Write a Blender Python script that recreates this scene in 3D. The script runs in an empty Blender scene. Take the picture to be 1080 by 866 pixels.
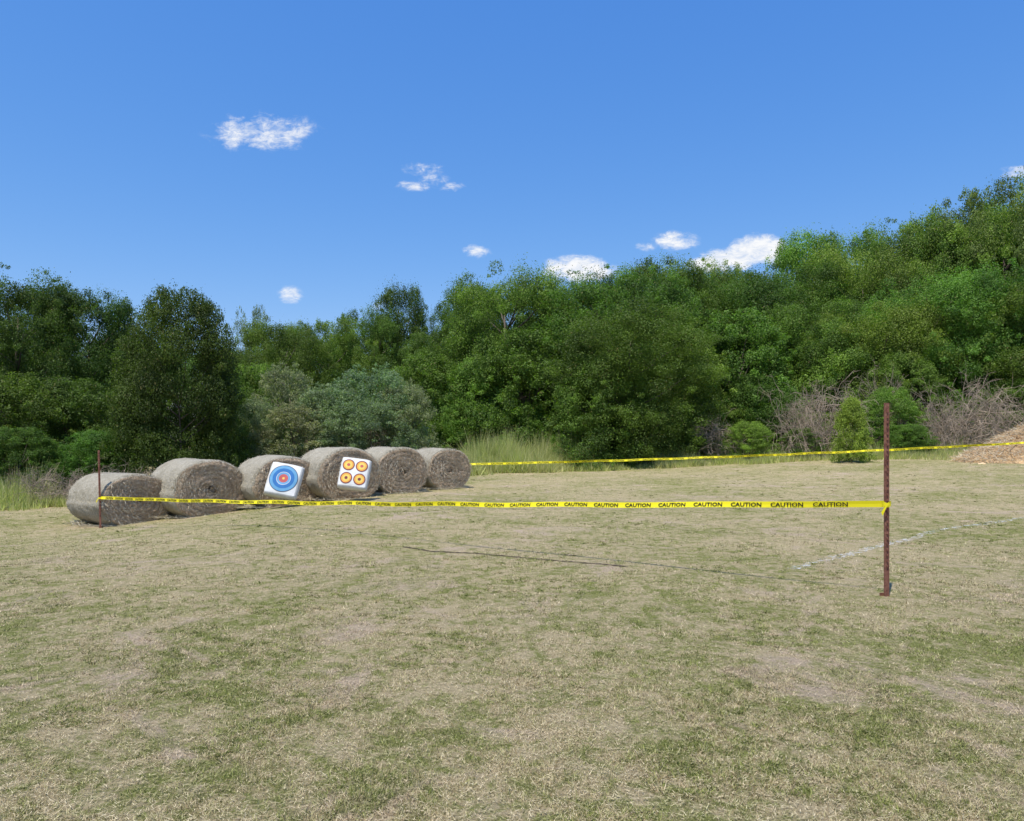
import bpy, math, random
import numpy as np
from mathutils import Vector, Matrix
rng = np.random.default_rng(7)
random.seed(7)
scene = bpy.context.scene
col = scene.collection
F = 780.0; HZ = 460.0; CX = 540.0; EYE = 1.6

# ---------------------------------------------------------------- terrain
def sst(v, a, b):
    t = np.clip((np.asarray(v, float) - a) / (b - a), 0, 1)
    return t * t * (3 - 2 * t)
def terrain(x, y):
    x = np.asarray(x, float); y = np.asarray(y, float)
    z = -0.54 * sst(-x, 3.0, 10.5) * sst(y, 4, 16)
    z = z + 0.5 * sst(x, 2, 20) * sst(y, 8, 26)
    z = z + 0.015 * np.clip(y - 26, 0, 40) * sst(x, 2, 15)
    z = z + 0.012 * np.sin(x * 1.3 + y * .7) * np.sin(y * .9 - x * .4)
    return z
def tz(x, y): return float(terrain(x, y))
def px2g(px, py):
    u = (px - CX) / F; v = (HZ - py) / F
    Y = 1.0
    while Y < 120:
        if EYE + v * Y <= tz(u * Y, Y): break
        Y += 0.02
    return u * Y, Y
# ---------------------------------------------------------------- helpers
def np_mesh(name, verts, faces, tone=None, smooth=False, mats=(), midx=None):
    me = bpy.data.meshes.new(name)
    verts = np.asarray(verts, np.float32); faces = np.asarray(faces, np.int32)
    n, k = faces.shape
    me.vertices.add(len(verts)); me.vertices.foreach_set("co", verts.ravel())
    me.loops.add(n * k); me.loops.foreach_set("vertex_index", faces.ravel())
    me.polygons.add(n)
    me.polygons.foreach_set("loop_start", np.arange(0, n * k, k, dtype=np.int32))
    me.polygons.foreach_set("loop_total", np.full(n, k, np.int32))
    for m in mats: me.materials.append(m)
    if midx is not None: me.polygons.foreach_set("material_index", np.asarray(midx, np.int32))
    me.update(calc_edges=True)
    if tone is not None:
        a = me.attributes.new("tone", 'FLOAT_COLOR', 'POINT')
        c = np.ones((len(verts), 4), np.float32); c[:, :tone.shape[1]] = tone
        a.data.foreach_set("color", c.ravel())
    me.polygons.foreach_set("use_smooth", np.full(n, smooth))
    return me
def py_mesh(name, verts, faces, mats=(), midx=None, smooth=False):
    me = bpy.data.meshes.new(name); me.from_pydata([tuple(v) for v in verts], [], faces)
    for m in mats: me.materials.append(m)
    if midx is not None:
        for p, i in zip(me.polygons, midx): p.material_index = i
    for p in me.polygons: p.use_smooth = smooth
    me.update(); return me
def add(name, data, parent=None, loc=None, rotz=None):
    o = bpy.data.objects.new(name, data); col.objects.link(o)
    if parent: o.parent = parent
    if loc is not None: o.location = loc
    if rotz is not None: o.rotation_euler = (0, 0, rotz)
    return o
def tag(o, label, cat, group=None):
    o["label"] = label; o["category"] = cat
    if group: o["group"] = group
class Build:
    def __init__(s): s.v = []; s.f = []; s.m = []
    def tube(s, pts, rad, n=6, mi=0, cap=True):
        base = len(s.v); P = [Vector(p) for p in pts]
        for i, p in enumerate(P):
            d = (P[min(i + 1, len(P) - 1)] - P[max(i - 1, 0)]).normalized()
            a = d.cross(Vector((0.13, 0.21, 1)) if abs(d.z) < .9 else Vector((1, 0.1, 0))).normalized(); b = d.cross(a)
            for j in range(n):
                t = 2 * math.pi * j / n
                s.v.append(p + (a * math.cos(t) + b * math.sin(t)) * rad[i])
        for i in range(len(P) - 1):
            for j in range(n):
                k = (j + 1) % n
                s.f.append((base + i * n + j, base + i * n + k, base + (i + 1) * n + k, base + (i + 1) * n + j)); s.m.append(mi)
        if cap:
            s.f.append(tuple(base + j for j in range(n))[::-1]); s.m.append(mi)
            s.f.append(tuple(base + (len(P) - 1) * n + j for j in range(n))); s.m.append(mi)
    def box(s, c, d, mi=0, rot=None):
        base = len(s.v)
        for x in (-1, 1):
            for y in (-1, 1):
                for z in (-1, 1):
                    q = Vector((x * d[0] / 2, y * d[1] / 2, z * d[2] / 2))
                    if rot: q = rot @ q
                    s.v.append(Vector(c) + q)
        for f in ((0, 1, 3, 2), (4, 6, 7, 5), (0, 4, 5, 1), (2, 3, 7, 6), (0, 2, 6, 4), (1, 5, 7, 3)):
            s.f.append(tuple(base + i for i in f)); s.m.append(mi)
    def mesh(s, name, mats, smooth=False): return py_mesh(name, s.v, s.f, mats, s.m, smooth)

# ---------------------------------------------------------------- materials
def newmat(name):
    m = bpy.data.materials.new(name); m.use_nodes = True
    nt = m.node_tree; nt.nodes.clear()
    out = nt.nodes.new("ShaderNodeOutputMaterial")
    return m, nt, out
def N(nt, t, **kw):
    n = nt.nodes.new(t)
    for k, v in kw.items():
        if hasattr(n, k) and k not in n.inputs: setattr(n, k, v)
        else: n.inputs[k].default_value = v
    return n
def ramp(nt, fac, stops):
    r = nt.nodes.new("ShaderNodeValToRGB"); e = r.color_ramp.elements
    while len(e) < len(stops): e.new(0.5)
    for el, (p, c) in zip(e, stops):
        el.position = p; el.color = (*c, 1) if len(c) == 3 else c
    nt.links.new(fac, r.inputs[0]); return r.outputs[0]
def mixc(nt, fac, a, b, mode='MIX'):
    n = nt.nodes.new("ShaderNodeMix"); n.data_type = 'RGBA'; n.blend_type = mode
    for sock, v in ((n.inputs[0], fac), (n.inputs[6], a), (n.inputs[7], b)):
        if isinstance(v, bpy.types.NodeSocket): nt.links.new(v, sock)
        elif isinstance(v, (int, float)): sock.default_value = v
        else: sock.default_value = (*v, 1)
    return n.outputs[2]
def math_(nt, op, a, b=0.0, c=None, clamp=False):
    n = nt.nodes.new("ShaderNodeMath"); n.operation = op; n.use_clamp = clamp
    for i, v in enumerate((a, b) if c is None else (a, b, c)):
        if isinstance(v, bpy.types.NodeSocket): nt.links.new(v, n.inputs[i])
        else: n.inputs[i].default_value = v
    return n.outputs[0]
def noise(nt, vec, scale, detail=4, rough=.55, dist=0.):
    n = N(nt, "ShaderNodeTexNoise"); n.inputs["Scale"].default_value = scale
    n.inputs["Detail"].default_value = detail; n.inputs["Roughness"].default_value = rough
    n.inputs["Distortion"].default_value = dist
    if vec is not None: nt.links.new(vec, n.inputs["Vector"])
    return n.outputs["Fac"]
def principled(nt, out, colr, rough=.8, bump=None, bstr=.3, bdist=.02, metal=0):
    p = nt.nodes.new("ShaderNodeBsdfPrincipled")
    if isinstance(colr, bpy.types.NodeSocket): nt.links.new(colr, p.inputs["Base Color"])
    else: p.inputs["Base Color"].default_value = (*colr, 1)
    p.inputs["Roughness"].default_value = rough; p.inputs["Metallic"].default_value = metal
    p.inputs["Specular IOR Level"].default_value = .2
    if bump is not None:
        b = nt.nodes.new("ShaderNodeBump"); b.inputs["Strength"].default_value = bstr; b.inputs["Distance"].default_value = bdist
        nt.links.new(bump, b.inputs["Height"]); nt.links.new(b.outputs[0], p.inputs["Normal"])
    nt.links.new(p.outputs[0], out.inputs[0]); return p
def simple(name, c, rough=.7, var=.15, scale=20, bstr=.2):
    m, nt, out = newmat(name)
    tc = N(nt, "ShaderNodeTexCoord").outputs["Object"]
    f = noise(nt, tc, scale)
    cc = mixc(nt, f, [x * (1 - var) for x in c], [min(1, x * (1 + var)) for x in c])
    principled(nt, out, cc, rough, f, bstr, .005); return m
def maprange(nt, s, a, b):
    mr = nt.nodes.new("ShaderNodeMapRange"); mr.inputs[1].default_value = a; mr.inputs[2].default_value = b
    nt.links.new(s, mr.inputs[0]); return mr.outputs[0]

# shared lawn colour group (world position driven)
def lawn_group():
    g = bpy.data.node_groups.new("lawn_colour", "ShaderNodeTree")
    g.interface.new_socket("Dry", in_out='OUTPUT', socket_type='NodeSocketFloat')
    g.interface.new_socket("Bare", in_out='OUTPUT', socket_type='NodeSocketFloat')
    go = g.nodes.new("NodeGroupOutput")
    pos = g.nodes.new("ShaderNodeNewGeometry").outputs["Position"]
    n1 = noise(g, pos, .3, 3, .6, .4); n2 = noise(g, pos, 2.0, 6, .8, .8); n3 = noise(g, pos, 8.0, 5, .8, .5)
    a = math_(g, 'MULTIPLY_ADD', n1, .45, math_(g, 'MULTIPLY', n2, .9))
    a = math_(g, 'ADD', a, math_(g, 'MULTIPLY', n3, 1.1))
    g.links.new(maprange(g, a, 1.09, 1.31), go.inputs[0])
    n4 = noise(g, pos, .65, 7, .78, .9)
    g.links.new(maprange(g, n4, .54, .63), go.inputs[1])
    return g
LG = lawn_group()
def lawn_nodes(nt):
    n = nt.nodes.new("ShaderNodeGroup"); n.node_tree = LG; return n.outputs[0], n.outputs[1]

def ground_mat():
    m, nt, out = newmat("dry_lawn")
    pos = nt.nodes.new("ShaderNodeNewGeometry").outputs["Position"]
    dry, bare = lawn_nodes(nt)
    fine = maprange(nt, noise(nt, pos, 55, 7, .85), .31, .69); mid = noise(nt, pos, 12, 5, .8)
    green = mixc(nt, fine, (.095, .105, .024), (.38, .38, .115))
    tan = mixc(nt, fine, (.22, .165, .08), (.80, .65, .39))
    c = mixc(nt, dry, green, tan)
    dirt = mixc(nt, fine, (.33, .24, .165), (.76, .59, .44))
    c = mixc(nt, math_(nt, 'MULTIPLY', bare, .8), c, dirt)
    h = math_(nt, 'ADD', fine, mid)
    principled(nt, out, c, .95, h, .75, .028); return m
def blade_mat():
    m, nt, out = newmat("grass_blades")
    at = N(nt, "ShaderNodeAttribute"); at.attribute_name = "tone"
    sep = nt.nodes.new("ShaderNodeSeparateColor"); nt.links.new(at.outputs["Color"], sep.inputs[0])
    dry, bare = lawn_nodes(nt)
    green = mixc(nt, sep.outputs[0], (.075, .10, .02), (.42, .445, .125))
    tan = mixc(nt, sep.outputs[0], (.29, .215, .10), (.95, .81, .53))
    d2 = math_(nt, 'ADD', math_(nt, 'ADD', math_(nt, 'MULTIPLY', dry, .85), math_(nt, 'MULTIPLY', bare, .3)), math_(nt, 'MULTIPLY', math_(nt, 'SUBTRACT', sep.outputs[1], .5), .85), clamp=True)
    c = mixc(nt, d2, green, tan)
    c = mixc(nt, math_(nt, 'MULTIPLY', bare, .4), c, (.64, .49, .36))
    c = mixc(nt, sep.outputs[2], c, (.70, .70, .68))
    p = principled(nt, out, c, .8)
    tr = nt.nodes.new("ShaderNodeBsdfTranslucent"); nt.links.new(c, tr.inputs[0])
    mx = nt.nodes.new("ShaderNodeMixShader"); mx.inputs[0].default_value = .2
    nt.links.new(p.outputs[0], mx.inputs[1]); nt.links.new(tr.outputs[0], mx.inputs[2]); nt.links.new(mx.outputs[0], out.inputs[0])
    return m
def leaf_mat():
    m, nt, out = newmat("foliage")
    at = N(nt, "ShaderNodeAttribute"); at.attribute_name = "tone"
    sep = nt.nodes.new("ShaderNodeSeparateColor"); nt.links.new(at.outputs["Color"], sep.inputs[0])
    oi = nt.nodes.new("ShaderNodeObjectInfo")
    br = mixc(nt, sep.outputs[0], (.5, .54, .5), (1.5, 1.5, 1.15))
    c = mixc(nt, 1.0, oi.outputs["Color"], br, 'MULTIPLY')
    c = mixc(nt, sep.outputs[1], c, (.20, .17, .06))
    p = principled(nt, out, c, .6); p.inputs["Specular IOR Level"].default_value = .25
    tr = nt.nodes.new("ShaderNodeBsdfTranslucent")
    tcol = mixc(nt, 1.0, c, (1.4, 1.7, .6), 'MULTIPLY'); nt.links.new(tcol, tr.inputs[0])
    mx = nt.nodes.new("ShaderNodeMixShader"); mx.inputs[0].default_value = .36
    nt.links.new(p.outputs[0], mx.inputs[1]); nt.links.new(tr.outputs[0], mx.inputs[2]); nt.links.new(mx.outputs[0], out.inputs[0])
    return m
M_ground = ground_mat(); M_blade = blade_mat(); M_leaf = leaf_mat()
M_bark = simple("bark", (.13, .105, .085), .9, .4, 14, .6)
M_twig = simple("dead_twigs", (.36, .285, .215), .9, .45, 9)
M_straw = simple("dead_branches", (.66, .47, .27), .9, .45, 5)
M_log = simple("cut_log", (.66, .60, .50), .9, .35, 9, .6)
M_wisp = simple("loose_hay", (.66, .59, .44), .9, .4, 12)

# ---------------------------------------------------------------- ground sheet
def axis(lo, hi, step, far):
    a = list(np.arange(lo, hi + 1e-6, step)); s = step; v = hi
    while v < far: s *= 1.25; v += s; a.append(v)
    s = step; v = lo
    while v > -far: s *= 1.25; v -= s; a.insert(0, v)
    return np.array(a)
xs = axis(-26, 30, .4, 900); ys = axis(-2, 48, .4, 900)
GX, GY = np.meshgrid(xs, ys); GZ = terrain(GX, GY)
nx, ny = len(xs), len(ys)
idx = np.arange(nx * ny).reshape(ny, nx)
faces = np.stack([idx[:-1, :-1], idx[:-1, 1:], idx[1:, 1:], idx[1:, :-1]], -1).reshape(-1, 4)
g = add("ground", np_mesh("ground", np.stack([GX, GY, GZ], -1).reshape(-1, 3), faces, smooth=True, mats=[M_ground]))
g["kind"] = "structure"

# ---------------------------------------------------------------- paint line + rut paths
linepx = [(838, 600), (862, 593), (890, 586), (925, 577), (960, 569), (985, 560), (1010, 556), (1040, 553), (1075, 547), (1110, 541)]
LINE = np.array([px2g(*p) for p in linepx])
rutpx = [(425, 577), (455, 582), (500, 584), (545, 588), (590, 592), (630, 595), (662, 598)]
RUT = np.array([px2g(*p) for p in rutpx])
def dist_path(P, path):
    d = np.full(len(P), 1e9)
    for a, b in zip(path[:-1], path[1:]):
        ab = b - a; t = np.clip(((P - a) @ ab) / (ab @ ab), 0, 1)
        d = np.minimum(d, np.linalg.norm(P - a - t[:, None] * ab, axis=1))
    return d
def ribbon(path, width, h, name, mat, wob=.3, sub=14):
    pts = []
    for a, b in zip(path[:-1], path[1:]):
        for i in range(sub): pts.append(a + (b - a) * i / sub)
    pts.append(path[-1]); pts = np.array(pts)
    V = []; Fc = []
    for i, p in enumerate(pts):
        d = pts[min(i + 1, len(pts) - 1)] - pts[max(i - 1, 0)]; d /= np.linalg.norm(d); n = np.array([-d[1], d[0]])
        for s in (-1, 1):
            w = width / 2 * (1 + wob * rng.normal()); q = p + n * s * max(w, .01)
            V.append((q[0], q[1], tz(*q) + h))
    for i in range(len(pts) - 1): Fc.append((2 * i, 2 * i + 1, 2 * i + 3, 2 * i + 2))
    return add(name, py_mesh(name, V, Fc, [mat]))
m, nt, out = newmat("chalk_paint")
pos = nt.nodes.new("ShaderNodeNewGeometry").outputs["Position"]
f = noise(nt, pos, 10, 7, .85); p = principled(nt, out, (.68, .68, .65), .9)
tr = nt.nodes.new("ShaderNodeBsdfTransparent"); mx = nt.nodes.new("ShaderNodeMixShader")
nt.links.new(ramp(nt, f, [(.49, (0, 0, 0)), (.60, (.8, .8, .8))]), mx.inputs[0])
nt.links.new(tr.outputs[0], mx.inputs[1]); nt.links.new(p.outputs[0], mx.inputs[2]); nt.links.new(mx.outputs[0], out.inputs[0])
pl = ribbon(LINE, .13, .006, "painted_line", m, .5); pl["kind"] = "structure"
M_soil = simple("dark_soil", (.08, .06, .04), .95, .3, 30)
ru = ribbon(RUT, .04, .006, "soil_crack", M_soil, .7); ru["kind"] = "structure"

# ---------------------------------------------------------------- grass blades
def blades(x, y, h, w, lean, tone, zoff=0, az=None):
    n = len(x); z = terrain(x, y) + zoff
    a = rng.uniform(0, 2 * np.pi, n); b = rng.uniform(0, 2 * np.pi, n) if az is None else az
    V = np.zeros((n, 3, 3))
    V[:, 0] = np.stack([x - np.cos(a) * w / 2, y - np.sin(a) * w / 2, z], -1)
    V[:, 1] = np.stack([x + np.cos(a) * w / 2, y + np.sin(a) * w / 2, z], -1)
    V[:, 2] = np.stack([x + np.cos(b) * h * np.sin(lean), y + np.sin(b) * h * np.sin(lean), z + h * np.cos(lean)], -1)
    return V.reshape(-1, 3), np.arange(3 * n).reshape(n, 3), np.repeat(tone, 3, 0)
n = 620000
py = rng.uniform(492, 905, n); Y = F * EYE / (py - HZ)
X = rng.uniform(-.86, .86, n) * Y + rng.normal(0, .3, n)
Y = Y + rng.normal(0, .05, n) * Y
clump = np.sin(X * 5.1 + 2 * np.sin(Y * 3.3)) * np.sin(Y * 4.7 + 2 * np.sin(X * 2.9)) + .6 * np.sin(X * 13 + Y * 7) * np.sin(Y * 15 - X * 5)
keep = rng.uniform(0, 1, n) < .56 + .42 * clump
X, Y, clump = X[keep], Y[keep], clump[keep]
P2 = np.stack([X, Y], -1)
keep = (dist_path(P2, RUT) > .03) | (rng.uniform(0, 1, len(X)) < .15)
X, Y, clump, P2 = X[keep], Y[keep], clump[keep], P2[keep]; n = len(X)
h = rng.gamma(4, .0043, n) * (1 + .35 * clump) + .005
lean = np.clip(rng.normal(.95, .4, n), 0, 1.5)
w = np.maximum(.003, .0008 * Y) * rng.uniform(.7, 1.6, n)
tone = np.stack([rng.beta(.85, 1.2, n), np.clip(rng.normal(.5, .36, n) - .12 * clump, 0, 1), np.zeros(n)], -1)
dl = dist_path(P2, LINE)
tone[:, 2] = (dl < .07) & (rng.uniform(0, 1, n) < .32 * (.5 + .8 * (np.sin(X * 6) > -.3)))
parts = [blades(X, Y, h, w, lean, tone)]
nt_ = 20000
py = rng.uniform(500, 900, nt_) ** 1.0; Yt = F * EYE / (py - HZ); Xt = rng.uniform(-.86, .86, nt_) * Yt
fld = np.sin(Xt * 1.9 + 1.5 * np.sin(Yt * 1.1)) * np.sin(Yt * 1.7 + 1.3 * np.sin(Xt * .8 + 1)) + .7 * np.sin(Xt * 4.3 + Yt * 2.1) * np.sin(Yt * 5 - Xt)
keep = fld > .3; Xt, Yt = Xt[keep], Yt[keep]; nt_ = len(Xt)
kind = rng.uniform(0, 1, nt_) < .72
kb = 16
Xb = np.repeat(Xt, kb) + rng.normal(0, .02, nt_ * kb); Yb = np.repeat(Yt, kb) + rng.normal(0, .02, nt_ * kb)
sz = np.repeat(rng.uniform(.5, 1.2, nt_), kb)
nb = len(Xb)
hb = rng.uniform(.016, .038, nb) * sz; az = np.arctan2(Yb - np.repeat(Yt, kb), Xb - np.repeat(Xt, kb))
tb = np.stack([np.clip(np.repeat(rng.uniform(.0, .7, nt_), kb) + rng.normal(0, .15, nb), 0, 1), np.where(np.repeat(kind, kb), 0., 1.0), np.zeros(nb)], -1)
parts.append(blades(Xb, Yb, hb, np.maximum(.005, .001 * Yb) * rng.uniform(.8, 1.4, nb), np.clip(rng.normal(.9, .25, nb), 0, 1.5), tb, 0, az))
n = 70000
py = rng.uniform(500, 905, n); Ys = F * EYE / (py - HZ); Xs = rng.uniform(-.86, .86, n) * Ys
parts.append(blades(Xs, Ys, rng.uniform(.012, .045, n), np.maximum(.0033, .0009 * Ys), np.full(n, 1.49), np.stack([rng.uniform(.1, 1, n), np.ones(n), np.zeros(n)], -1), .012))
V = np.concatenate([p[0] for p in parts]); T = np.concatenate([p[2] for p in parts]); Fc = np.arange(len(V)).reshape(-1, 3)
gr = add("grass", np_mesh("grass", V, Fc, T, mats=[M_blade])); gr["kind"] = "stuff"

# tall grass along the wood edge
EDGE = np.array([(-24, 19.5), (-17, 21.5), (-12, 24), (-7, 27), (-3.5, 30), (0, 33), (4, 34.5), (9, 35), (15, 34), (20, 32.8), (28, 33), (36, 33)])
seg = np.linalg.norm(np.diff(EDGE, axis=0), axis=1); cum = np.concatenate([[0], np.cumsum(seg)])
def edge_pt(s): return np.stack([np.interp(s, cum, EDGE[:, 0]), np.interp(s, cum, EDGE[:, 1])], -1)
n = 200000
s = rng.uniform(0, cum[-1], n)
s = np.where(rng.uniform(0, 1, n) < .30, rng.uniform(23, 39, n), s)
E = edge_pt(s); E[:, 1] += rng.exponential(1.9, n) - .6 + .6 * np.sin(s * 1.7) + .4 * np.sin(s * 4.9); E[:, 0] += rng.normal(0, .35, n)
pxs = CX + F * E[:, 0] / E[:, 1]
tall = np.exp(-(np.abs(pxs - 545) / 100) ** 4) + .8 * np.exp(-((pxs - 15) / 45) ** 2) + .32 * (pxs > 690)
cl = np.clip(.5 + .8 * np.sin(E[:, 0] * 2.3 + 2 * np.sin(E[:, 1] * 1.9)) * np.sin(E[:, 1] * 2.1 + E[:, 0] * 1.3), 0, 1.2)
hh = (.28 + 1.25 * tall * (.3 + .8 * cl) + .3 * np.sin(s * 2.3) * np.sin(s * .9)) * rng.uniform(.2, 1.35, n)
hh *= .5 + .5 * np.clip((E[:, 1] - np.interp(E[:, 0], EDGE[:, 0], EDGE[:, 1])) / 1.6, 0, 1)
patch = .5 + .45 * np.sin(s * 1.1) + .4 * np.sin(s * 3.1)
tone = np.stack([rng.beta(2.0, 1.6, n), np.clip(rng.normal(.34, .3, n) + .2 * patch, 0, 1), np.zeros(n)], -1)
V, Fc, T = blades(E[:, 0], E[:, 1], np.maximum(hh, .1), rng.uniform(.018, .045, n), np.abs(rng.normal(.4, .36, n)), tone)
m, nt, out = newmat("tall_grass_blades")
at = N(nt, "ShaderNodeAttribute"); at.attribute_name = "tone"
sep = nt.nodes.new("ShaderNodeSeparateColor"); nt.links.new(at.outputs["Color"], sep.inputs[0])
c = mixc(nt, sep.outputs[1], mixc(nt, sep.outputs[0], (.20, .28, .04), (.64, .74, .19)), mixc(nt, sep.outputs[0], (.42, .37, .15), (.90, .82, .48)))
p = principled(nt, out, c, .8); tr = nt.nodes.new("ShaderNodeBsdfTranslucent"); nt.links.new(c, tr.inputs[0])
mx = nt.nodes.new("ShaderNodeMixShader"); mx.inputs[0].default_value = .5
nt.links.new(p.outputs[0], mx.inputs[1]); nt.links.new(tr.outputs[0], mx.inputs[2]); nt.links.new(mx.outputs[0], out.inputs[0])
tg = add("tall_grass", np_mesh("tall_grass", V, Fc, T, mats=[m])); tg["kind"] = "stuff"

# ---------------------------------------------------------------- trees
def leaves(centers, radii, counts, size, tones, flat=1.0, fill=.55, fuzz=.2):
    P = []; Nn = []; T = []
    for c, r, k, t in zip(centers, radii, counts, tones):
        d = rng.normal(size=(k, 3)); d /= np.linalg.norm(d, axis=1)[:, None]
        bump = 1 + .35 * np.sin(d[:, 0] * 7 + c[0] * 40) * np.sin(d[:, 1] * 6 + c[1] * 30) * np.sin(d[:, 2] * 7 + c[2] * 30)
        ax = rng.uniform(.75, 1.35, 3)
        rr = r * bump * (fill + (1 - fill) * rng.uniform(0, 1, k) ** .6 + np.abs(rng.normal(0, fuzz, k)))
        q = c + d * rr[:, None] * np.array([1, 1, flat]) * ax
        P.append(q); Nn.append(d)
        tt = np.zeros((k, 3)); tt[:, 0] = np.clip(t + rng.normal(0, .2, k), 0, 1); tt[:, 1] = (rng.uniform(0, 1, k) < .02) * .8
        T.append(tt)
    P = np.concatenate(P); D = np.concatenate(Nn); T = np.concatenate(T); k = len(P)
    nrm = D * .9 + rng.normal(size=(k, 3)) * .7 + np.array([0, 0, .5]); nrm /= np.linalg.norm(nrm, axis=1)[:, None]
    u = np.cross(nrm, rng.normal(size=(k, 3))); u /= np.linalg.norm(u, axis=1)[:, None]; v = np.cross(nrm, u)
    sz = size * rng.uniform(.5, 1.4, k)[:, None]
    V = np.stack([P - u * sz * .7, P - v * sz * .4, P + u * sz * .7, P + v * sz * .4], 1)
    ok = P[:, 2] > 0.0
    V = V[ok]; T = T[ok]; k = len(V)
    return V.reshape(-1, 3), np.arange(4 * k).reshape(k, 4), np.repeat(T, 4, 0)
def prof(kind, z):
    if kind == 'round': return .5 * math.sqrt(max(0, 1 - ((z - .5) / .52) ** 2)) ** .6
    if kind == 'tall': return .48 * math.sqrt(max(0, 1 - ((z - .5) / .5) ** 2)) ** .7 * (1.05 - .15 * z)
    if kind == 'shrub': return .5 * math.sqrt(max(0, 1 - (max(z - .3, 0) / .7) ** 2))
    if kind == 'cone': return .5 * (1 - z) ** .5 + .03
def make_variant(name, kind, seed, ncl, nleaf, size, rmin, rmax, fill=.5, zlo=.05, fuzz=.2):
    global rng
    rng = np.random.default_rng(seed)
    C = []; R = []; Tn = []
    for i in range(ncl):
        z = zlo + (.96 - zlo) * rng.uniform() ** .85
        a = rng.uniform(0, 2 * math.pi); pr = prof(kind, z); r = rmin + (rmax - rmin) * rng.uniform() ** 1.6
        rad = max(0, pr - r * .7) * rng.uniform(.35, 1) ** .5
        C.append((rad * math.cos(a), rad * math.sin(a), min(z, 1 - r * .7))); R.append(r); Tn.append(np.clip(rng.normal(.45, .22), 0, 1))
    for i in range(int(ncl * 1.6)):
        z = rng.uniform(zlo, 1.0); a = rng.uniform(0, 2 * math.pi); pr = prof(kind, min(z, .97)) * rng.uniform(.8, 1.08)
        C.append((pr * math.cos(a), pr * math.sin(a), z)); R.append(rmin * rng.uniform(.3, .8)); Tn.append(np.clip(rng.normal(.55, .2), 0, 1))
    C = np.array(C); R = np.array(R); cnt = (R ** 2 / np.sum(R ** 2) * nleaf).astype(int) + 5
    V, Fc, T = leaves(C, R, cnt, size, Tn, .8, fill, fuzz)
    crown = np_mesh(name + "_crown", V, Fc, T, mats=[M_leaf])
    b = Build(); top = .8 if kind != 'shrub' else .5
    px_, py_ = rng.normal(0, .02, 2)
    tr = [(0, 0, -.03), (px_ * .3, py_ * .3, top * .3), (px_, py_, top * .65), (px_ * 1.5, py_ * .5, top)]
    tk = .018 if kind != 'shrub' else .011
    b.tube(tr, [tk * 1.25, tk, tk * .7, tk * .2], 8)
    order = np.argsort(-R[:ncl])[:18]
    for i in order:
        c = C[i]; s0 = min(max(c[2] - .2, .08), top * .9); t = s0 / top
        st = Vector((px_ * t, py_ * t, s0)); mid = (st + Vector(c)) / 2 + Vector((0, 0, -.02))
        b.tube([st, mid, Vector(c)], [tk * .45 * (1.1 - t * .5), tk * .28, tk * .08], 5)
    return crown, b.mesh(name + "_trunk", [M_bark], True)
VAR = {}
VAR['r1'] = make_variant("tree_a", 'round', 11, 120, 165000, .0068, .045, .12, .4)
VAR['r2'] = make_variant("tree_b", 'round', 12, 160, 165000, .0068, .035, .10, .4)
VAR['r3'] = make_variant("tree_c", 'round', 13, 70, 160000, .0068, .06, .15, .35, .05, .26)
VAR['rv'] = make_variant("tree_g", 'shrub', 33, 140, 150000, .0085, .05, .13, .5, .0, .16)
VAR['t1'] = make_variant("tree_d", 'tall', 14, 130, 120000, .0076, .04, .10, .45)
VAR['t2'] = make_variant("tree_e", 'tall', 15, 100, 115000, .0076, .04, .12, .4)
VAR['s1'] = make_variant("shrub_a", 'shrub', 16, 90, 75000, .0110, .045, .12, .35, .0, .32)
VAR['s2'] = make_variant("shrub_b", 'shrub', 17, 130, 70000, .0105, .035, .09, .3, .0, .36)
VAR['sv'] = make_variant("shrub_c", 'shrub', 37, 150, 42000, .0110, .03, .075, .15, .0, .45)
VAR['sp'] = make_variant("tree_f", 'tall', 18, 60, 26000, .0085, .04, .09, .2, .2)
VAR['co'] = make_variant("cedar_a", 'cone', 19, 70, 30000, .018, .08, .15, .4, .0)
rng = np.random.default_rng(99)
DK = (.074, .122, .028); MD = (.115, .182, .038); LT = (.165, .245, .054); OL = (.135, .175, .058); SV = (.21, .245, .16); YL = (.26, .31, .08)
def tree(px, top, wpx, Y, var, c, name="tree", label=None, cat="tree", group="trees along the edge of the woods", jit=.15):
    x = (px - CX) / F * Y; z0 = tz(x, Y); H = EYE + (HZ - top) / F * Y - z0; W = wpx * Y / F
    e = add(name, None, None, (x, Y, z0), rng.uniform(0, 6.28)); e.scale = (W, W * rng.uniform(.9, 1.1), H)
    cr, tk = VAR[var]
    a = add("trunk" if name != "bush" else "stem", tk, e); b = add("crown" if name != "bush" else "foliage", cr, e)
    k = 1 + np.clip(rng.normal(0, jit), -.25, .25)
    b.color = (c[0] * k * (1 + rng.normal(0, .08)), c[1] * k, c[2] * k, 1)
    tag(e, label or "leafy green deciduous tree at the edge of the woods", cat, group)
    return e
dk = "dense dark green tree at the edge of the field"
md = "full leafy green tree at the edge of the woods"
lt = "tall light green tree with sunlit leaves in the woods"
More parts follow.
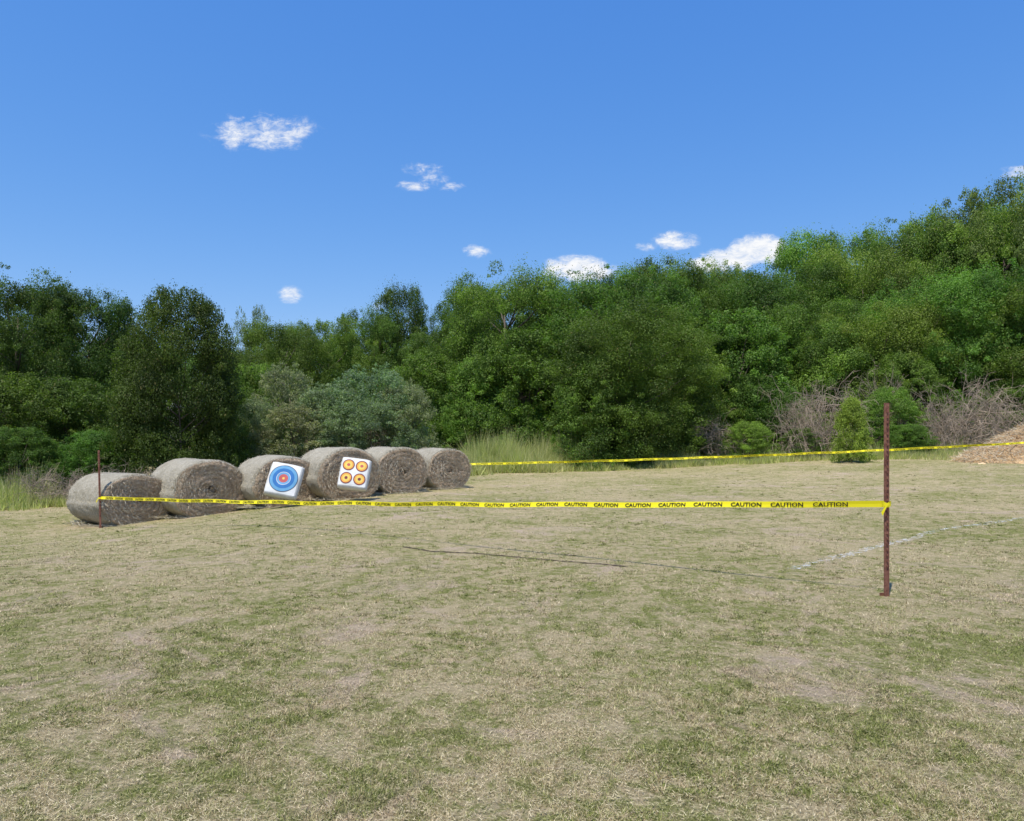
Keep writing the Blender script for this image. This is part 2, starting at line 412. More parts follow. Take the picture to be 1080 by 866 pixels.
TREES = [
 (15, 290, 160, 31, 'r2', DK, dk), (88, 314, 150, 33, 'r1', DK, dk), (192, 308, 138, 27, 'rv', (.056, .090, .020), "rounded dark vine-covered tree behind the hay bales"),
 (-60, 300, 150, 30, 'r1', DK, dk), (-150, 290, 170, 28, 'r2', DK, dk), (136, 355, 80, 34, 't1', MD, dk),
 (10, 395, 130, 27, 's2', MD, dk), (80, 400, 120, 29, 's1', DK, dk), (265, 385, 100, 35, 's1', MD, dk),
 (266, 322, 60, 52, 'sp', OL, "slender thinly leafed tree in the woods"), (298, 344, 120, 44, 'r1', MD, md), (345, 340, 120, 48, 'r2', LT, md),
 (392, 330, 100, 50, 'r2', MD, md), (424, 304, 90, 52, 't2', DK, "dark narrow tree rising above its neighbours"), (458, 320, 60, 54, 'sp', DK, "slender thinly leafed tree in the woods"),
 (480, 345, 120, 44, 'r2', MD, md), (450, 375, 130, 41, 's2', MD, md), (500, 308, 100, 50, 'r1', MD, md), (538, 293, 160, 43, 'r1', MD, md), (602, 298, 160, 46, 'r3', MD, md),
 (560, 350, 150, 40, 's2', MD, md), (655, 292, 180, 41, 'r2', MD, md), (695, 284, 160, 45, 'r1', MD, md), (668, 325, 180, 37, 'r3', (.09, .15, .03), "large broad green tree reaching down to the grass"),
 (632, 375, 120, 36, 's1', MD, md), (735, 282, 130, 50, 'r2', LT, lt), (775, 292, 160, 47, 'r3', MD, md), (775, 330, 150, 41, 's2', MD, md),
 (825, 284, 160, 48, 'r2', MD, lt), (872, 252, 150, 52, 'r1', LT, lt), (908, 264, 150, 48, 'r3', LT, lt), (955, 242, 160, 50, 'r2', LT, lt),
 (1008, 226, 160, 50, 'r1', LT, lt), (1055, 200, 160, 48, 'r2', OL, "tall dark olive tree with branches showing against the sky"), (1105, 202, 160, 50, 'r1', MD, md), (1170, 200, 180, 46, 'r1', MD, md), (1250, 210, 180, 44, 'r2', MD, md),
 (855, 320, 150, 43, 'r2', LT, lt), (925, 325, 160, 42, 'r3', LT, lt), (985, 300, 170, 42, 'r1', LT, lt), (1055, 285, 170, 41, 'r2', MD, md), (1130, 290, 180, 38, 'r1', MD, md),
 (1030, 214, 70, 54, 'sp', OL, lt), (835, 268, 60, 56, 'sp', OL, lt), (720, 350, 120, 40, 's2', LT, md), (505, 380, 110, 40.5, 's1', LT, md),
]
for t in TREES: tree(t[0], t[1] , t[2], t[3], t[4], t[5], label=t[6])
for i, pxx in enumerate(range(-160, 1260, 62)):
    top = np.interp(pxx, [-160, 0, 130, 260, 480, 560, 700, 850, 1000, 1250], [340, 345, 365, 372, 365, 335, 325, 305, 260, 250])
    tree(pxx, top, 130, 56 + rng.uniform(-2, 3), ['r1', 'r2', 'r3', 'r1'][i % 4], DK if pxx < 200 else MD, label="leafy tree standing deeper in the woods")
bl = "leafy green bush at the edge of the field"
BUSH = [(20, 452, 90, 24.5, 's2', MD), (95, 455, 80, 26, 's1', MD), (150, 440, 80, 27, 's2', DK), (235, 440, 80, 29, 's1', MD), (-60, 440, 110, 24, 's1', DK),
 (480, 415, 80, 40, 's1', LT), (520, 410, 70, 41, 's2', YL), (560, 425, 80, 40, 's2', LT), (610, 425, 70, 39, 's1', MD),
 (720, 430, 90, 38, 's2', MD), (770, 425, 90, 39, 's1', LT), (820, 430, 80, 38.5, 's2', LT), (870, 435, 90, 38.5, 's1', MD), (940, 410, 80, 36.6, 's2', LT),
 (1030, 420, 90, 38, 's2', LT), (1080, 400, 100, 37, 's1', MD), (1150, 400, 120, 36, 's2', LT),
 (800, 395, 90, 38.6, 's1', MD), (950, 375, 100, 39, 's2', LT), (880, 345, 110, 41, 's1', LT), (1040, 340, 120, 41, 's1', LT),
 (790, 445, 60, 35.8, 's2', LT), (845, 452, 50, 35.2, 's2', MD), (955, 448, 60, 34.8, 's1', LT)]
for t in BUSH: tree(*t, name="bush", label=bl, cat="bush", group="bushes at the edge of the woods")
for t in [(300, 384, 95, 32, 'sv', SV), (392, 386, 115, 32, 'sv', SV), (350, 405, 110, 31, 'sv', SV), (425, 402, 80, 31.5, 'sv', SV), (270, 420, 70, 30, 'sv', SV), (385, 420, 120, 30, 'sv', SV), (315, 425, 100, 30, 'sv', SV)]:
    tree(*t, name="bush", label="twiggy silvery grey-green bush behind the hay bales", cat="bush", group="silvery bushes", jit=.06)
tree(898, 420, 44, 31.5, 'co', (.22, .30, .06), name="cedar_tree", label="small rounded olive green cedar in the grass", group="small cedars", jit=.02)

# ---------------------------------------------------------------- dead brush
def twiggy(seed, n=50, spread=.6, th=.006, depth=3):
    r = random.Random(seed); b = Build()
    def grow(p, d, L, rad, lv):
        pts = [p]; q = p
        for i in range(3):
            d = (d + Vector((r.gauss(0, .25), r.gauss(0, .25), r.gauss(-.06, .18)))).normalized(); q = q + d * L / 3; pts.append(q)
        b.tube(pts, [rad, rad * .8, rad * .6, rad * .35], 3, cap=False)
        if lv > 0:
            for k in range(r.randint(3, 4)):
                t = r.uniform(.3, 1); j = min(int(t * 3), 2); s0 = pts[j].lerp(pts[j + 1], t * 3 - j)
                nd = (d + Vector((r.gauss(0, .8), r.gauss(0, .8), r.gauss(-.1, .6)))).normalized()
                grow(s0, nd, L * .6, rad * .62, lv - 1)
    for i in range(n):
        a = r.uniform(0, 6.28)
        grow(Vector((r.gauss(0, .12), r.gauss(0, .12), 0)), Vector((math.cos(a) * spread, math.sin(a) * spread, 1)).normalized(), r.uniform(.32, .66), th, depth)
    return b.mesh("dead_twigs", [M_twig])
TW = [twiggy(3, 26), twiggy(8, 26), twiggy(14, 26)]
for i, (px, top, w, Y) in enumerate([(866, 350, 110, 35.8), (836, 380, 80, 35.6), (1015, 350, 105, 35), (1052, 368, 90, 34.8), (988, 384, 70, 35.2), (925, 345, 70, 38), (755, 405, 70, 36.6), (320, 384, 70, 31.6), (400, 384, 80, 31.4), (50, 466, 80, 23), (95, 474, 80, 23), (135, 470, 70, 23.8)]):
    x = (px - CX) / F * Y; z0 = tz(x, Y); H = EYE + (HZ - top) / F * Y - z0
    o = add("dead_bush", TW[i % 3], None, (x, Y, z0), rng.uniform(0, 6)); W = w * Y / F; o.scale = (W * .75, W * .75, H * .95)
    tag(o, "leafless grey-brown dead bush with tangled twigs", "bush", "dead bushes")

# brush pile + logs
rr = random.Random(5); b = Build()
x0, Y0 = (1098 - CX) / F * 30, 30; z0 = tz(x0, Y0)
def pile_h(x, y):
    q = math.sqrt((x / 3.4) ** 2 + (y / 1.6) ** 2)
    return max(0, 1.38 * (1 - q ** 1.3)) * (1 + .18 * math.sin(x * 2.7 + 1) * math.sin(y * 3 + x)) + .06 * math.sin(x * 7)
for i in range(6500):
    a = rr.uniform(0, 6.28); q = rr.uniform(0, 1) ** .6
    px_, py_ = math.cos(a) * q * 3.4, math.sin(a) * q * 1.6
    hz = max(0.02, pile_h(px_, py_)) * rr.uniform(.8, 1.1)
    big = rr.random() < .015
    d = Vector((rr.gauss(0, 1), rr.gauss(0, .8), rr.gauss(-.05, .35))).normalized(); L = rr.uniform(.2, .8) * (2.0 if big else 1); rd = rr.uniform(.012, .025) if big else rr.uniform(.003, .010)
    c = Vector((px_, py_, hz + .03))
    b.tube([c - d * L / 2, c + Vector((rr.gauss(0, .05), rr.gauss(0, .05), rr.gauss(.04, .05))), c + d * L / 2], [rd, rd * .8, rd * .4], 4 if big else 3, 2 if big else rr.choice([0, 0, 0, 1, 1]), cap=False)
base = len(b.v); nxp, nyp = 36, 16
for i in range(nxp):
    for j in range(nyp):
        x = -3.5 + 7.0 * i / (nxp - 1); y = -1.7 + 3.4 * j / (nyp - 1)
        b.v.append(Vector((x, y, pile_h(x, y) * .85 + rr.gauss(0, .03) - .10)))
for i in range(nxp - 1):
    for j in range(nyp - 1):
        k = base + i * nyp + j; b.f.append((k, k + nyp, k + nyp + 1, k + 1)); b.m.append(0)
bp = add("brush_pile", b.mesh("brush_pile", [M_straw, M_wisp, M_twig]), None, (x0, Y0, z0))
tag(bp, "irregular heap of dry tan brush and straw beside the woods", "brush pile")
for (px, py, L, r, a) in [(1006, 480, 1.4, .13, .15), (1022, 484, .9, .11, -.1), (1030, 479, .7, .17, .5), (1073, 485, 1.3, .10, .1)]:
    x, Y = px2g(px, py); b = Build()
    pts = [Vector((-L / 2, 0, r * .8)), Vector((-L / 6, .03, r)), Vector((L / 5, -.02, r * .95)), Vector((L / 2, .02, r))]
    b.tube(pts, [r * 1.05, r, r * .95, r * .85], 12); b.tube([Vector((L * .1, 0, r * 1.4)), Vector((L * .16, -.1, r * 2.6))], [.03, .022], 7)
    o = add("log", b.mesh("log", [M_log]), None, (x, Y, tz(x, Y)), a); tag(o, "weathered pale cut log lying on the grass", "log", "logs by the brush pile")

# ---------------------------------------------------------------- hay bales
def hay_mats():
    m, nt, out = newmat("net_wrapped_hay")
    tc = N(nt, "ShaderNodeTexCoord").outputs["Object"]
    mp = nt.nodes.new("ShaderNodeMapping"); mp.inputs["Scale"].default_value = (2.5, 26, 2.5); nt.links.new(tc, mp.inputs[0])
    st = noise(nt, mp.outputs[0], 1.0, 6, .7, .4); fn = maprange(nt, noise(nt, tc, 26, 7, .85), .32, .68); bg = noise(nt, tc, 3.5, 6, .75)
    c = mixc(nt, fn, (.24, .205, .145), (.66, .60, .47))
    c = mixc(nt, math_(nt, 'MULTIPLY', ramp(nt, st, [(.46, (0, 0, 0)), (.6, (1, 1, 1))]), .3), c, (.64, .61, .53))
    c = mixc(nt, math_(nt, 'MULTIPLY', ramp(nt, bg, [(.48, (0, 0, 0)), (.62, (1, 1, 1))]), .45), c, (.27, .23, .16))
    principled(nt, out, c, .95, math_(nt, 'ADD', fn, math_(nt, 'ADD', st, math_(nt, 'MULTIPLY', bg, 2))), .7, .04)
    m2, nt, out = newmat("hay_spiral_end")
    tc = N(nt, "ShaderNodeTexCoord").outputs["Object"]
    sp = nt.nodes.new("ShaderNodeSeparateXYZ"); nt.links.new(tc, sp.inputs[0])
    zz = math_(nt, 'MULTIPLY', math_(nt, 'SUBTRACT', sp.outputs[2], .62), 1.15)
    r = math_(nt, 'SQRT', math_(nt, 'ADD', math_(nt, 'MULTIPLY', sp.outputs[0], sp.outputs[0]), math_(nt, 'MULTIPLY', zz, zz)))
    an = math_(nt, 'DIVIDE', math_(nt, 'ARCTAN2', zz, sp.outputs[0]), 2 * math.pi)
    d1 = noise(nt, tc, 3.0, 5, .6); fn = maprange(nt, noise(nt, tc, 24, 7, .85), .32, .68); bg = noise(nt, tc, 4.5, 6, .8)
    ph = math_(nt, 'ADD', math_(nt, 'ADD', math_(nt, 'MULTIPLY', r, 8.5), an), math_(nt, 'MULTIPLY', d1, 1.2))
    w = math_(nt, 'MULTIPLY_ADD', math_(nt, 'SINE', math_(nt, 'MULTIPLY', ph, 2 * math.pi)), .5, .5)
    c = mixc(nt, fn, (.30, .21, .135), (.92, .72, .50))
    c = mixc(nt, math_(nt, 'MULTIPLY', w, .34), c, (.20, .14, .09))
    c = mixc(nt, math_(nt, 'MULTIPLY', ramp(nt, bg, [(.50, (0, 0, 0)), (.64, (1, 1, 1))]), .35), c, (.27, .195, .135))
    principled(nt, out, c, .95, math_(nt, 'ADD', math_(nt, 'MULTIPLY', w, -.35), math_(nt, 'ADD', fn, bg)), .7, .04)
    return m, m2
M_net, M_hay = hay_mats()
def bale_meshes(W, H, L, seed):
    r = random.Random(seed); ns = 96
    def lump(t, y): return .016 * math.sin(3 * t + seed) + .012 * math.sin(5 * t + 2 * seed + y * 3) + .008 * math.sin(11 * t + y * 9 + seed) * math.sin(y * 8 + 3 * t) + .005 * math.sin(23 * t + y * 15)
    def ring(scale, y, js=.004):
        out = []
        for j in range(ns):
            t = 2 * math.pi * j / ns; cx, sz = math.cos(t), math.sin(t)
            ex = 2 / 2.2
            x = math.copysign(abs(cx) ** ex, cx) * W / 2; z = math.copysign(abs(sz) ** ex, sz) * H / 2
            if z < 0: x *= 1.05
            z = max(z, -H * .46)
            k = scale * (1 + lump(t, y) + r.gauss(0, js))
            out.append(Vector((x * k, y, z * k + H * .46)))
        return out
    V = []; Fc = []
    ysl = [(-L / 2 + .005, .91), (-L / 2 + .035, .96), (-L / 2 + .10, .99)] + [(-L / 2 + .10 + (L - .20) * i / 16, 1 + .008 * math.sin(i * 1.3 + seed)) for i in range(1, 16)] + [(L / 2 - .10, .99), (L / 2 - .035, .96), (L / 2 - .005, .91)]
    for y, s in ysl: V += ring(s, y)
    for i in range(len(ysl) - 1):
        for j in range(ns):
            k = (j + 1) % ns; Fc.append((i * ns + j, i * ns + k, (i + 1) * ns + k, (i + 1) * ns + j))
    net = py_mesh("net_wrap", V, Fc, [M_net], None, True)
    b = Build()
    def wisp(c, d, l, wd, mi):
        n_ = d.cross(Vector((.3, 1, .2))).normalized() * wd
        i0 = len(b.v); b.v += [c - n_, c + n_, c + d * l]; b.f.append((i0, i0 + 1, i0 + 2)); b.m.append(mi)
    for sgn in (-1, 1):
        radii = [.93, .9, .84, .78, .72, .66, .6, .54, .48, .42, .36, .3, .24, .18, .1]
        base = len(b.v)
        for i, s in enumerate(radii):
            off = .0 if i == 0 else .02 + .022 * math.sin(i * 2.1 + seed) * .5
            for j, q in enumerate(ring(s, sgn * (L / 2 + off), .006)):
                b.v.append(Vector((q.x, q.y + sgn * (r.gauss(0, .009) + .012 * math.sin(j * .2 + i * .5 + seed)) * (i > 0), q.z)))
        b.v.append(Vector((0, sgn * (L / 2 + .02), H * .46)))
        for i in range(len(radii) - 1):
            for j in range(ns):
                k = (j + 1) % ns; f = (base + i * ns + j, base + i * ns + k, base + (i + 1) * ns + k, base + (i + 1) * ns + j)
                b.f.append(f if sgn > 0 else f[::-1]); b.m.append(0)
        lb = base + (len(radii) - 1) * ns
        for j in range(ns): b.f.append((lb + j, lb + (j + 1) % ns, base + len(radii) * ns)); b.m.append(0)
        for i in range(2000):
            q = math.sqrt(r.uniform(0.003, .9)); t = r.uniform(0, 6.28)
            c = Vector((math.cos(t) * q * W / 2, sgn * (L / 2 + .03), H * .46 + math.sin(t) * q * H / 2))
            if c.z < .03: continue
            d = Vector((-math.sin(t), sgn * abs(r.gauss(0, .3)), math.cos(t))) + Vector((r.gauss(0, .55), 0, r.gauss(0, .55))); d.normalize()
            wisp(c, d, r.uniform(.04, .14), r.uniform(.003, .007), r.choice([0, 0, 1]))
        for i in range(800):
            t = r.uniform(0, 6.28); k = r.uniform(.9, .98)
            c = Vector((math.cos(t) * W / 2 * k, sgn * (L / 2 - r.uniform(-.01, .06)), H * .46 + math.sin(t) * H / 2 * k))
            if c.z < .02: continue
            d = Vector((math.cos(t) * .5 + r.gauss(0, .6), sgn * abs(r.gauss(.5, .5)), math.sin(t) * .5 + r.gauss(0, .6))).normalized()
            wisp(c, d, r.uniform(.03, .09), r.uniform(.003, .006), 1)
    for i in range(1500):
        t = r.uniform(-.9, math.pi + .9); y = r.uniform(-L / 2, L / 2)
        c = Vector((math.cos(t) * W / 2 * .99, y, H * .46 + math.sin(t) * H / 2 * .985))
        if c.z < .03: continue
        tn = Vector((-math.sin(t), 0, math.cos(t))) * r.choice([-1, 1])
        d = (tn + Vector((math.cos(t) * .35 + r.gauss(0, .3), r.gauss(0, .7), math.sin(t) * .35 + r.gauss(0, .3)))).normalized()
        wisp(c, d, r.uniform(.02, .075), r.uniform(.002, .0045), 1)
    for i in range(1200):
        a = r.uniform(0, 6.28); k = r.uniform(.9, 1.25)
        c = Vector((math.cos(a) * W * .5 * k, math.sin(a) * L * .55 * k, .02 + r.uniform(0, .04)))
        wisp(c, Vector((r.gauss(0, 1), r.gauss(0, 1), r.gauss(.1, .2))).normalized(), r.uniform(.05, .16), r.uniform(.003, .007), 1)
    return net, b.mesh("hay", [M_hay, M_wisp], True)
BALES = [(127, 18.2, 1.80, 1.27, 1.68, 54), (208, 18.9, 1.92, 1.48, 1.62, 47), (292, 19.5, 1.84, 1.36, 1.55, 38), (356, 19.9, 1.84, 1.42, 1.52, 38), (411, 21.4, 1.70, 1.37, 1.50, 38), (461, 22.9, 1.55, 1.29, 1.50, 36)]
for i, (px, Y, W, H, L, ang) in enumerate(BALES):
    x = (px - CX) / F * Y
    net, hay = bale_meshes(W, H, L, i + 1)
    e = add("hay_bale", None, None, (x, Y, tz(x, Y) - .01), math.radians(ang))
    add("net_wrap", net, e); add("hay_end", hay, e)
    lab = {0: "sagging round hay bale beside the thin rusty post", 1: "largest weathered round hay bale in the row", 2: "round hay bale with a blue ringed target leaning on it",
           3: "round hay bale with a four-spot target leaning on it", 4: "weathered grey round hay bale lying on its side", 5: "round hay bale at the far end of the row"}[i]
    tag(e, lab, "hay bale", "round hay bales in a row")

# ---------------------------------------------------------------- archery targets
cm = {k: simple("print_" + k, v, .8, .22, 7, .2) for k, v in dict(white=(.70, .70, .68), black=(.05, .06, .10), blue=(.045, .17, .42), cyan=(.14, .34, .54), red=(.50, .12, .11), orange=(.74, .36, .08), yellow=(.76, .55, .13), maroon=(.20, .05, .06)).items()}
M_foam = simple("woven_bag", (.60, .59, .55), .85, .3, 7, .6)
def disc_rings(b, cx, cz, rings, fy, key):
    n = 48
    for i, (ro, ri, mname) in enumerate(rings):
        base = len(b.v); mi = key.index(mname)
        for j in range(n):
            a = 2 * math.pi * j / n
            for rad in (ro, ri):
                x, z = cx + rad * math.cos(a), cz + rad * math.sin(a); b.v.append(Vector((x, fy(x, z) - .004, z)))
        for j in range(n):
            k = (j + 1) % n
            if ri > 0: b.f.append((base + 2 * j, base + 2 * k, base + 2 * k + 1, base + 2 * j + 1)); b.m.append(mi)
        if ri == 0: b.f.append(tuple(base + 2 * j for j in range(n))); b.m.append(mi)
key = ['black', 'blue', 'cyan', 'red', 'orange', 'yellow', 'maroon', 'white']
def make_target(W, H, D, spots, seed):
    r = random.Random(seed)
    def fy(x, z):
        u = min(1, abs(x) / (W / 2)); v = min(1, abs(z - H / 2) / (H / 2))
        return -D / 2 - .035 * (1 - u ** 4) * (1 - v ** 4) - .006 * math.sin(x * 11 + seed) * math.sin(z * 9)
    b = Build(); n = 20
    def grid(sgn):
        base = len(b.v)
        for i in range(n + 1):
            for j in range(n + 1):
                x = -W / 2 + W * i / n; z = H * j / n
                cx = x * (1 - .04 * (abs(z - H / 2) / (H / 2)) ** 6); cz = H / 2 + (z - H / 2) * (1 - .04 * (abs(x) / (W / 2)) ** 6)
                b.v.append(Vector((cx, fy(x, z) * -sgn, cz)))
        for i in range(n):
            for j in range(n):
                k = base + i * (n + 1) + j; f = (k, k + n + 1, k + n + 2, k + 1); b.f.append(f if sgn < 0 else f[::-1]); b.m.append(0)
        return base
    f0 = grid(-1); g0 = grid(1)
    rim = [i * (n + 1) for i in range(n)] + [n * (n + 1) + j for j in range(n)] + [i * (n + 1) + n for i in range(n, 0, -1)] + [j for j in range(n, 0, -1)]
    mb = len(b.v)
    for q in rim:
        c = b.v[f0 + q]; d = Vector((c.x, 0, c.z - H / 2)); d.normalize()
        b.v.append(Vector((c.x, 0, c.z)) + d * (.03 + r.gauss(0, .003)))
    m_ = len(rim)
    for i in range(m_):
        j = (i + 1) % m_
        b.f.append((f0 + rim[i], mb + i, mb + j, f0 + rim[j])); b.m.append(0)
        b.f.append((mb + i, g0 + rim[i], g0 + rim[j], mb + j)); b.m.append(0)
    me = b.mesh("target_body", [M_foam], True)
    b = Build(); k_ = 14
    for i in range(k_ + 1):
        for j in range(k_ + 1):
            x = (-.46 + .92 * i / k_) * W; z = (.04 + .92 * j / k_) * H; b.v.append(Vector((x, fy(x, z) - .003, z)))
    for i in range(k_):
        for j in range(k_):
            q = i * (k_ + 1) + j; b.f.append((q, q + k_ + 1, q + k_ + 2, q + 1)); b.m.append(7)
    for (cx, cz, rings) in spots: disc_rings(b, cx, cz, rings, lambda x, z: fy(x, z) - .004, key)
    return me, b.mesh("target_face", [cm[k] for k in key])
def place_target(px, py_c, Y, W, H, D, spots, yaw, tilt, roll, label, seed):
    me, fc = make_target(W, H, D, spots, seed)
    x = (px - CX) / F * Y; z = EYE + (HZ - py_c) / F * Y
    e = add("archery_target", None)
    R = Matrix.Rotation(yaw, 4, 'Z') @ Matrix.Rotation(-tilt, 4, 'X') @ Matrix.Rotation(roll, 4, 'Y')
    e.matrix_world = Matrix.Translation((x, Y, z)) @ R @ Matrix.Translation((0, 0, -H / 2))
    add("target_body", me, e); add("target_face", fc, e)
    tag(e, label, "archery target", "archery targets leaning on hay bales")
s1 = [(0, .42, [(.345, .33, 'black'), (.33, .26, 'cyan'), (.26, .17, 'blue'), (.17, .16, 'white'), (.16, .11, 'cyan'), (.11, .03, 'red'), (.03, 0, 'yellow')])]
s2 = []
for cx in (-.165, .165):
    for cz in (.22, .57): s2.append((cx, cz, [(.15, .125, 'maroon'), (.125, .09, 'orange'), (.09, .04, 'yellow'), (.04, 0, 'maroon' if cz < .4 else 'red')]))
place_target(300, 507.5, 18.15, .76, .82, .26, s1, math.radians(8), math.radians(24), math.radians(12), "thick white square target with blue rings and small red centre", 1)
place_target(374, 500.5, 18.6, .71, .78, .26, s2, math.radians(6), math.radians(24), math.radians(8), "thick white square target with four orange and yellow spots", 2)

# ---------------------------------------------------------------- posts
m, nt, out = newmat("rusty_steel")
tc = N(nt, "ShaderNodeTexCoord").outputs["Object"]
f = noise(nt, tc, 25, 5, .7); c = ramp(nt, f, [(.3, (.09, .035, .028)), (.5, (.22, .095, .065)), (.7, (.34, .17, .11))])
principled(nt, out, c, .85, f, .5, .004); M_rust = m
def post(x, Y, h, name_label, k=1.0, lean=(0, 0)):
    b = Build(); w = .048 * k
    b.box((0, -.004, h / 2 - .1), (w, .007, h + .2)); b.box((0, .017, h / 2 - .1), (.008, .035, h + .2))
    z = .3
    while z < h - .03: b.box((0, -.012, z), (.016, .010, .02)); z += .055
    b.box((0, .03, -.03), (.10 * k, .004, .12))
    o = add("fence_post", b.mesh("fence_post", [M_rust]), None, (x, Y, tz(x, Y))); o.rotation_euler = (lean[0], lean[1], math.radians(12))
    tag(o, name_label, "post", "rusty steel posts holding the tape"); return o
PX, PY = px2g(935, 629)
post(PX, PY, EYE + (HZ - 425) / F * PY - tz(PX, PY), "tall rusty brown steel post with yellow tape tied on", 1.1)
LX, LY = px2g(106, 556); LY = min(LY, 17.0); LX = (106 - CX) / F * LY
post(LX, LY, EYE + (HZ - 475) / F * LY - tz(LX, LY), "thin rusty steel post in front of a hay bale", .9, (0, -.02))
QX, QY = (478 - CX) / F * 26.5, 26.5
post(QX, QY, 1.0, "rusty steel post behind the last hay bale", 1.0)
RX, RY = 21.5, 27.6
post(RX, RY, 1.4, "rusty steel post by the brush pile", 1.0)

# ---------------------------------------------------------------- caution tape
M_tape = simple("yellow_plastic_tape", (.86, .74, .02), .5, .06, 3, .1)
M_ink = simple("black_ink", (.015, .015, .015), .6, .1, 20, .0)
tcv = bpy.data.curves.new("txt", 'FONT'); tcv.body = "CAUTION"; tcv.size = 1.0; tcv.resolution_u = 2; tcv.offset = .022
to = bpy.data.objects.new("txt", tcv); col.objects.link(to); bpy.context.view_layer.update()
tm = bpy.data.meshes.new_from_object(to.evaluated_get(bpy.context.evaluated_depsgraph_get()))
tv = np.array([v.co[:] for v in tm.vertices]); tf = [tuple(p.vertices) for p in tm.polygons]
bpy.data.objects.remove(to); tw = tv[:, 0].max(); thh = tv[:, 1].max()
def tape(A, B, sag, width, label, twist_amp, seed, pitch=.46, ra=.04, rb=.04):
    A = Vector(A); B = Vector(B); Ln = (B - A).length; d = (B - A).normalized(); up0 = Vector((0, 0, 1)); nrm = Vector((d.y, -d.x, 0)).normalized()
    r = random.Random(seed); ph = [r.uniform(0, 6) for _ in range(4)]
    # lean the upper edge away so the printed side catches the sky and sun
    def tw_(s): return twist_amp * (math.sin(s * .9 + ph[0]) * .6 + math.sin(s * 2.1 + ph[1]) * .4) - .18
    def frame(s):
        t = s / Ln; p = A + d * s + Vector((0, 0, -sag * 4 * t * (1 - t) + .010 * math.sin(s * 3.1 + ph[2]) * math.sin(math.pi * t)))
        a = tw_(s); u = up0 * math.cos(a) + nrm * math.sin(a); n = nrm * math.cos(a) - up0 * math.sin(a); return p, u, n
    b = Build(); k = int(Ln / .08)
    for i in range(k + 1):
        p, u, n = frame(Ln * i / k)
        b.v += [p - u * width / 2, p - n * .002, p + u * width / 2]
        if i:
            q = len(b.v) - 6
            b.f += [(q, q + 3, q + 4, q + 1), (q + 1, q + 4, q + 5, q + 2)]; b.m += [0, 0]
    s = .25
    sc_y = width * .66 / thh; wl = pitch * .78; sc_x = wl / tw
    while s + wl < Ln - .1:
        base = len(b.v)
        for v in tv:
            p, u, n = frame(s + v[0] * sc_x); b.v.append(p + u * (v[1] * sc_y - width * .33) + n * .005)
        for f in tf: b.f.append(tuple(base + i for i in f)); b.m.append(1)
        s += pitch
    for E, rad in ((A, ra), (B, rb)):
        base = len(b.v); n = 14
        for j in range(n):
            a = 2 * math.pi * j / n
            for zz in (-.022, .022): b.v.append(E + Vector((math.cos(a) * rad, math.sin(a) * rad, zz + .01 * math.sin(a * 2 + seed))))
        for j in range(n):
            kx = (j + 1) % n; b.f.append((base + 2 * j, base + 2 * kx, base + 2 * kx + 1, base + 2 * j + 1)); b.m.append(0)
        base = len(b.v)
        for j in range(5): b.v += [E + Vector((-.03 - .012 * j, -rad - .01, -.02 * j - .0)), E + Vector((.0 - .016 * j, -rad - .012, .028 - .035 * j))]
        for j in range(4): b.f.append((base + 2 * j, base + 2 * j + 1, base + 2 * j + 3, base + 2 * j + 2)); b.m.append(0)
    o = add("caution_tape", b.mesh("caution_tape", [M_tape, M_ink])); tag(o, label, "caution tape", "yellow caution tape")
zA = EYE + (HZ - 525) / F * LY; zB = EYE + (HZ - 531.5) / F * PY
tape((LX, LY, zA), (PX, PY, zB), .06, .066, "yellow caution tape with black lettering tied between rusty posts", .28, 2, .44)
zQ = EYE + (HZ - 490) / F * QY; zR = EYE + (HZ - 463) / F * RY
tape((QX, QY, zQ), (RX, RY, zR), .12, .075, "yellow caution tape stretched past the edge of the woods", .5, 5, .55)

# ---------------------------------------------------------------- sun, sky, camera
S = Vector((-.18, -.32, .93)).normalized()
sun = bpy.data.lights.new("sun", 'SUN'); sun.energy = 5.0; sun.angle = math.radians(.5); sun.color = (1, .955, .87)
so = add("sun", sun); so.rotation_euler = S.to_track_quat('Z', 'Y').to_euler()
w = bpy.data.worlds.new("World"); scene.world = w; w.use_nodes = True; nt = w.node_tree; nt.nodes.clear()
out = nt.nodes.new("ShaderNodeOutputWorld"); bg = nt.nodes.new("ShaderNodeBackground")
sky = nt.nodes.new("ShaderNodeTexSky"); sky.sky_type = 'NISHITA'; sky.sun_disc = False
sky.sun_elevation = math.asin(S.z); sky.sun_rotation = math.atan2(S.x, S.y); sky.altitude = 200; sky.air_density = 1.0; sky.dust_density = .3; sky.ozone_density = 3
vm = nt.nodes.new("ShaderNodeVectorMath"); vm.operation = 'SCALE'; vm.inputs["Scale"].default_value = .12; nt.links.new(sky.outputs[0], vm.inputs[0])
ss = nt.nodes.new("ShaderNodeSeparateXYZ"); nt.links.new(vm.outputs[0], ss.inputs[0])
sc = nt.nodes.new("ShaderNodeCombineXYZ")
for i, (k, gm) in enumerate(((1.08, 1.20), (.87, .75), (1.04, .37))):
    nt.links.new(math_(nt, 'MULTIPLY', math_(nt, 'POWER', math_(nt, 'MAXIMUM', ss.outputs[i], .0001), gm), k), sc.inputs[i])
tc = nt.nodes.new("ShaderNodeTexCoord").outputs["Generated"]
sp = nt.nodes.new("ShaderNodeSeparateXYZ"); nt.links.new(tc, sp.inputs[0])
yy = math_(nt, 'MAXIMUM', sp.outputs[1], .05); u = math_(nt, 'DIVIDE', sp.outputs[0], yy); v = math_(nt, 'DIVIDE', sp.outputs[2], yy)
cmb = nt.nodes.new("ShaderNodeCombineXYZ"); nt.links.new(u, cmb.inputs[0]); nt.links.new(v, cmb.inputs[1])
cn = noise(nt, cmb.outputs[0], 22, 7, .62, .3)
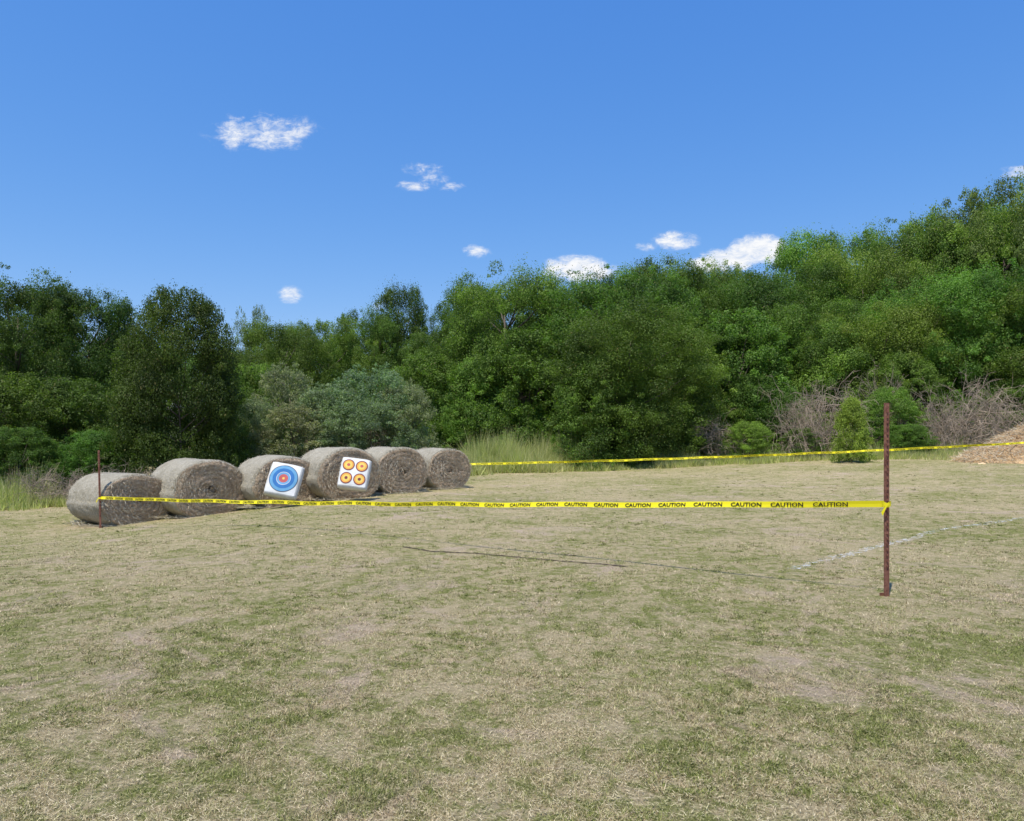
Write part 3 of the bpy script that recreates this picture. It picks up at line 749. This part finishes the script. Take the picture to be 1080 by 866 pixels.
mpn = nt.nodes.new("ShaderNodeMapping"); mpn.inputs["Scale"].default_value = (1, 2.2, 1); nt.links.new(cmb.outputs[0], mpn.inputs[0])
cn2 = noise(nt, mpn.outputs[0], 55, 5, .7, .6)
tot = None
CL = [(275, 140, 58, 22, .9), (447, 178, 22, 9, .5), (438, 196, 20, 6, .45), (455, 190, 16, 8, .45), (482, 198, 18, 6, .5), (503, 265, 15, 7, .55), (305, 311, 14, 9, .5), (608, 284, 44, 16, 1.5), (712, 253, 26, 11, .8), (798, 264, 38, 19, 1.7), (772, 272, 34, 15, 1.6), (750, 280, 30, 10, 1.3), (1072, 182, 22, 9, .5), (680, 260, 10, 5, .5), (403, 322, 10, 6, .5)]
for px, py, a, bb, st in CL:
    du = math_(nt, 'MULTIPLY', math_(nt, 'SUBTRACT', u, (px - CX) / F), F / a); dv = math_(nt, 'MULTIPLY', math_(nt, 'SUBTRACT', v, (HZ - py) / F), F / bb)
    r2 = math_(nt, 'ADD', math_(nt, 'MULTIPLY', du, du), math_(nt, 'MULTIPLY', dv, dv))
    e = math_(nt, 'MULTIPLY', math_(nt, 'SUBTRACT', 1.0, r2), st)
    tot = e if tot is None else math_(nt, 'MAXIMUM', tot, e)
tot = math_(nt, 'MAXIMUM', tot, -1.0)
d = math_(nt, 'ADD', math_(nt, 'MULTIPLY', tot, .28), math_(nt, 'ADD', math_(nt, 'MULTIPLY', cn, .9), math_(nt, 'MULTIPLY', cn2, .5)))
mr = nt.nodes.new("ShaderNodeMapRange"); mr.interpolation_type = 'SMOOTHSTEP'; mr.inputs[1].default_value = .68; mr.inputs[2].default_value = 1.08; nt.links.new(d, mr.inputs[0])
gate = math_(nt, 'MULTIPLY', math_(nt, 'ADD', tot, .5), 1.3, clamp=True)
front = math_(nt, 'GREATER_THAN', sp.outputs[1], .06)
fac = math_(nt, 'MULTIPLY', math_(nt, 'MULTIPLY', mr.outputs[0], gate), front)
cc = mixc(nt, maprange(nt, cn2, .3, .6), (.68, .76, .90), (1.0, 1.0, 1.0))
fin = mixc(nt, math_(nt, 'MULTIPLY', fac, .96), sc.outputs[0], cc)
nt.links.new(fin, bg.inputs[0]); bg.inputs[1].default_value = 1.0; nt.links.new(bg.outputs[0], out.inputs[0])

cam = bpy.data.cameras.new("camera"); cam.lens = 26; cam.sensor_width = 36; cam.sensor_fit = 'HORIZONTAL'; cam.shift_y = 27 / 1080; cam.clip_end = 3000; cam.clip_start = .05
co = add("camera", cam, None, (0, 0, EYE)); co.rotation_euler = (math.radians(90), 0, 0); scene.camera = co
scene.view_settings.view_transform = 'Standard'; scene.view_settings.look = 'None'; scene.view_settings.exposure = 0
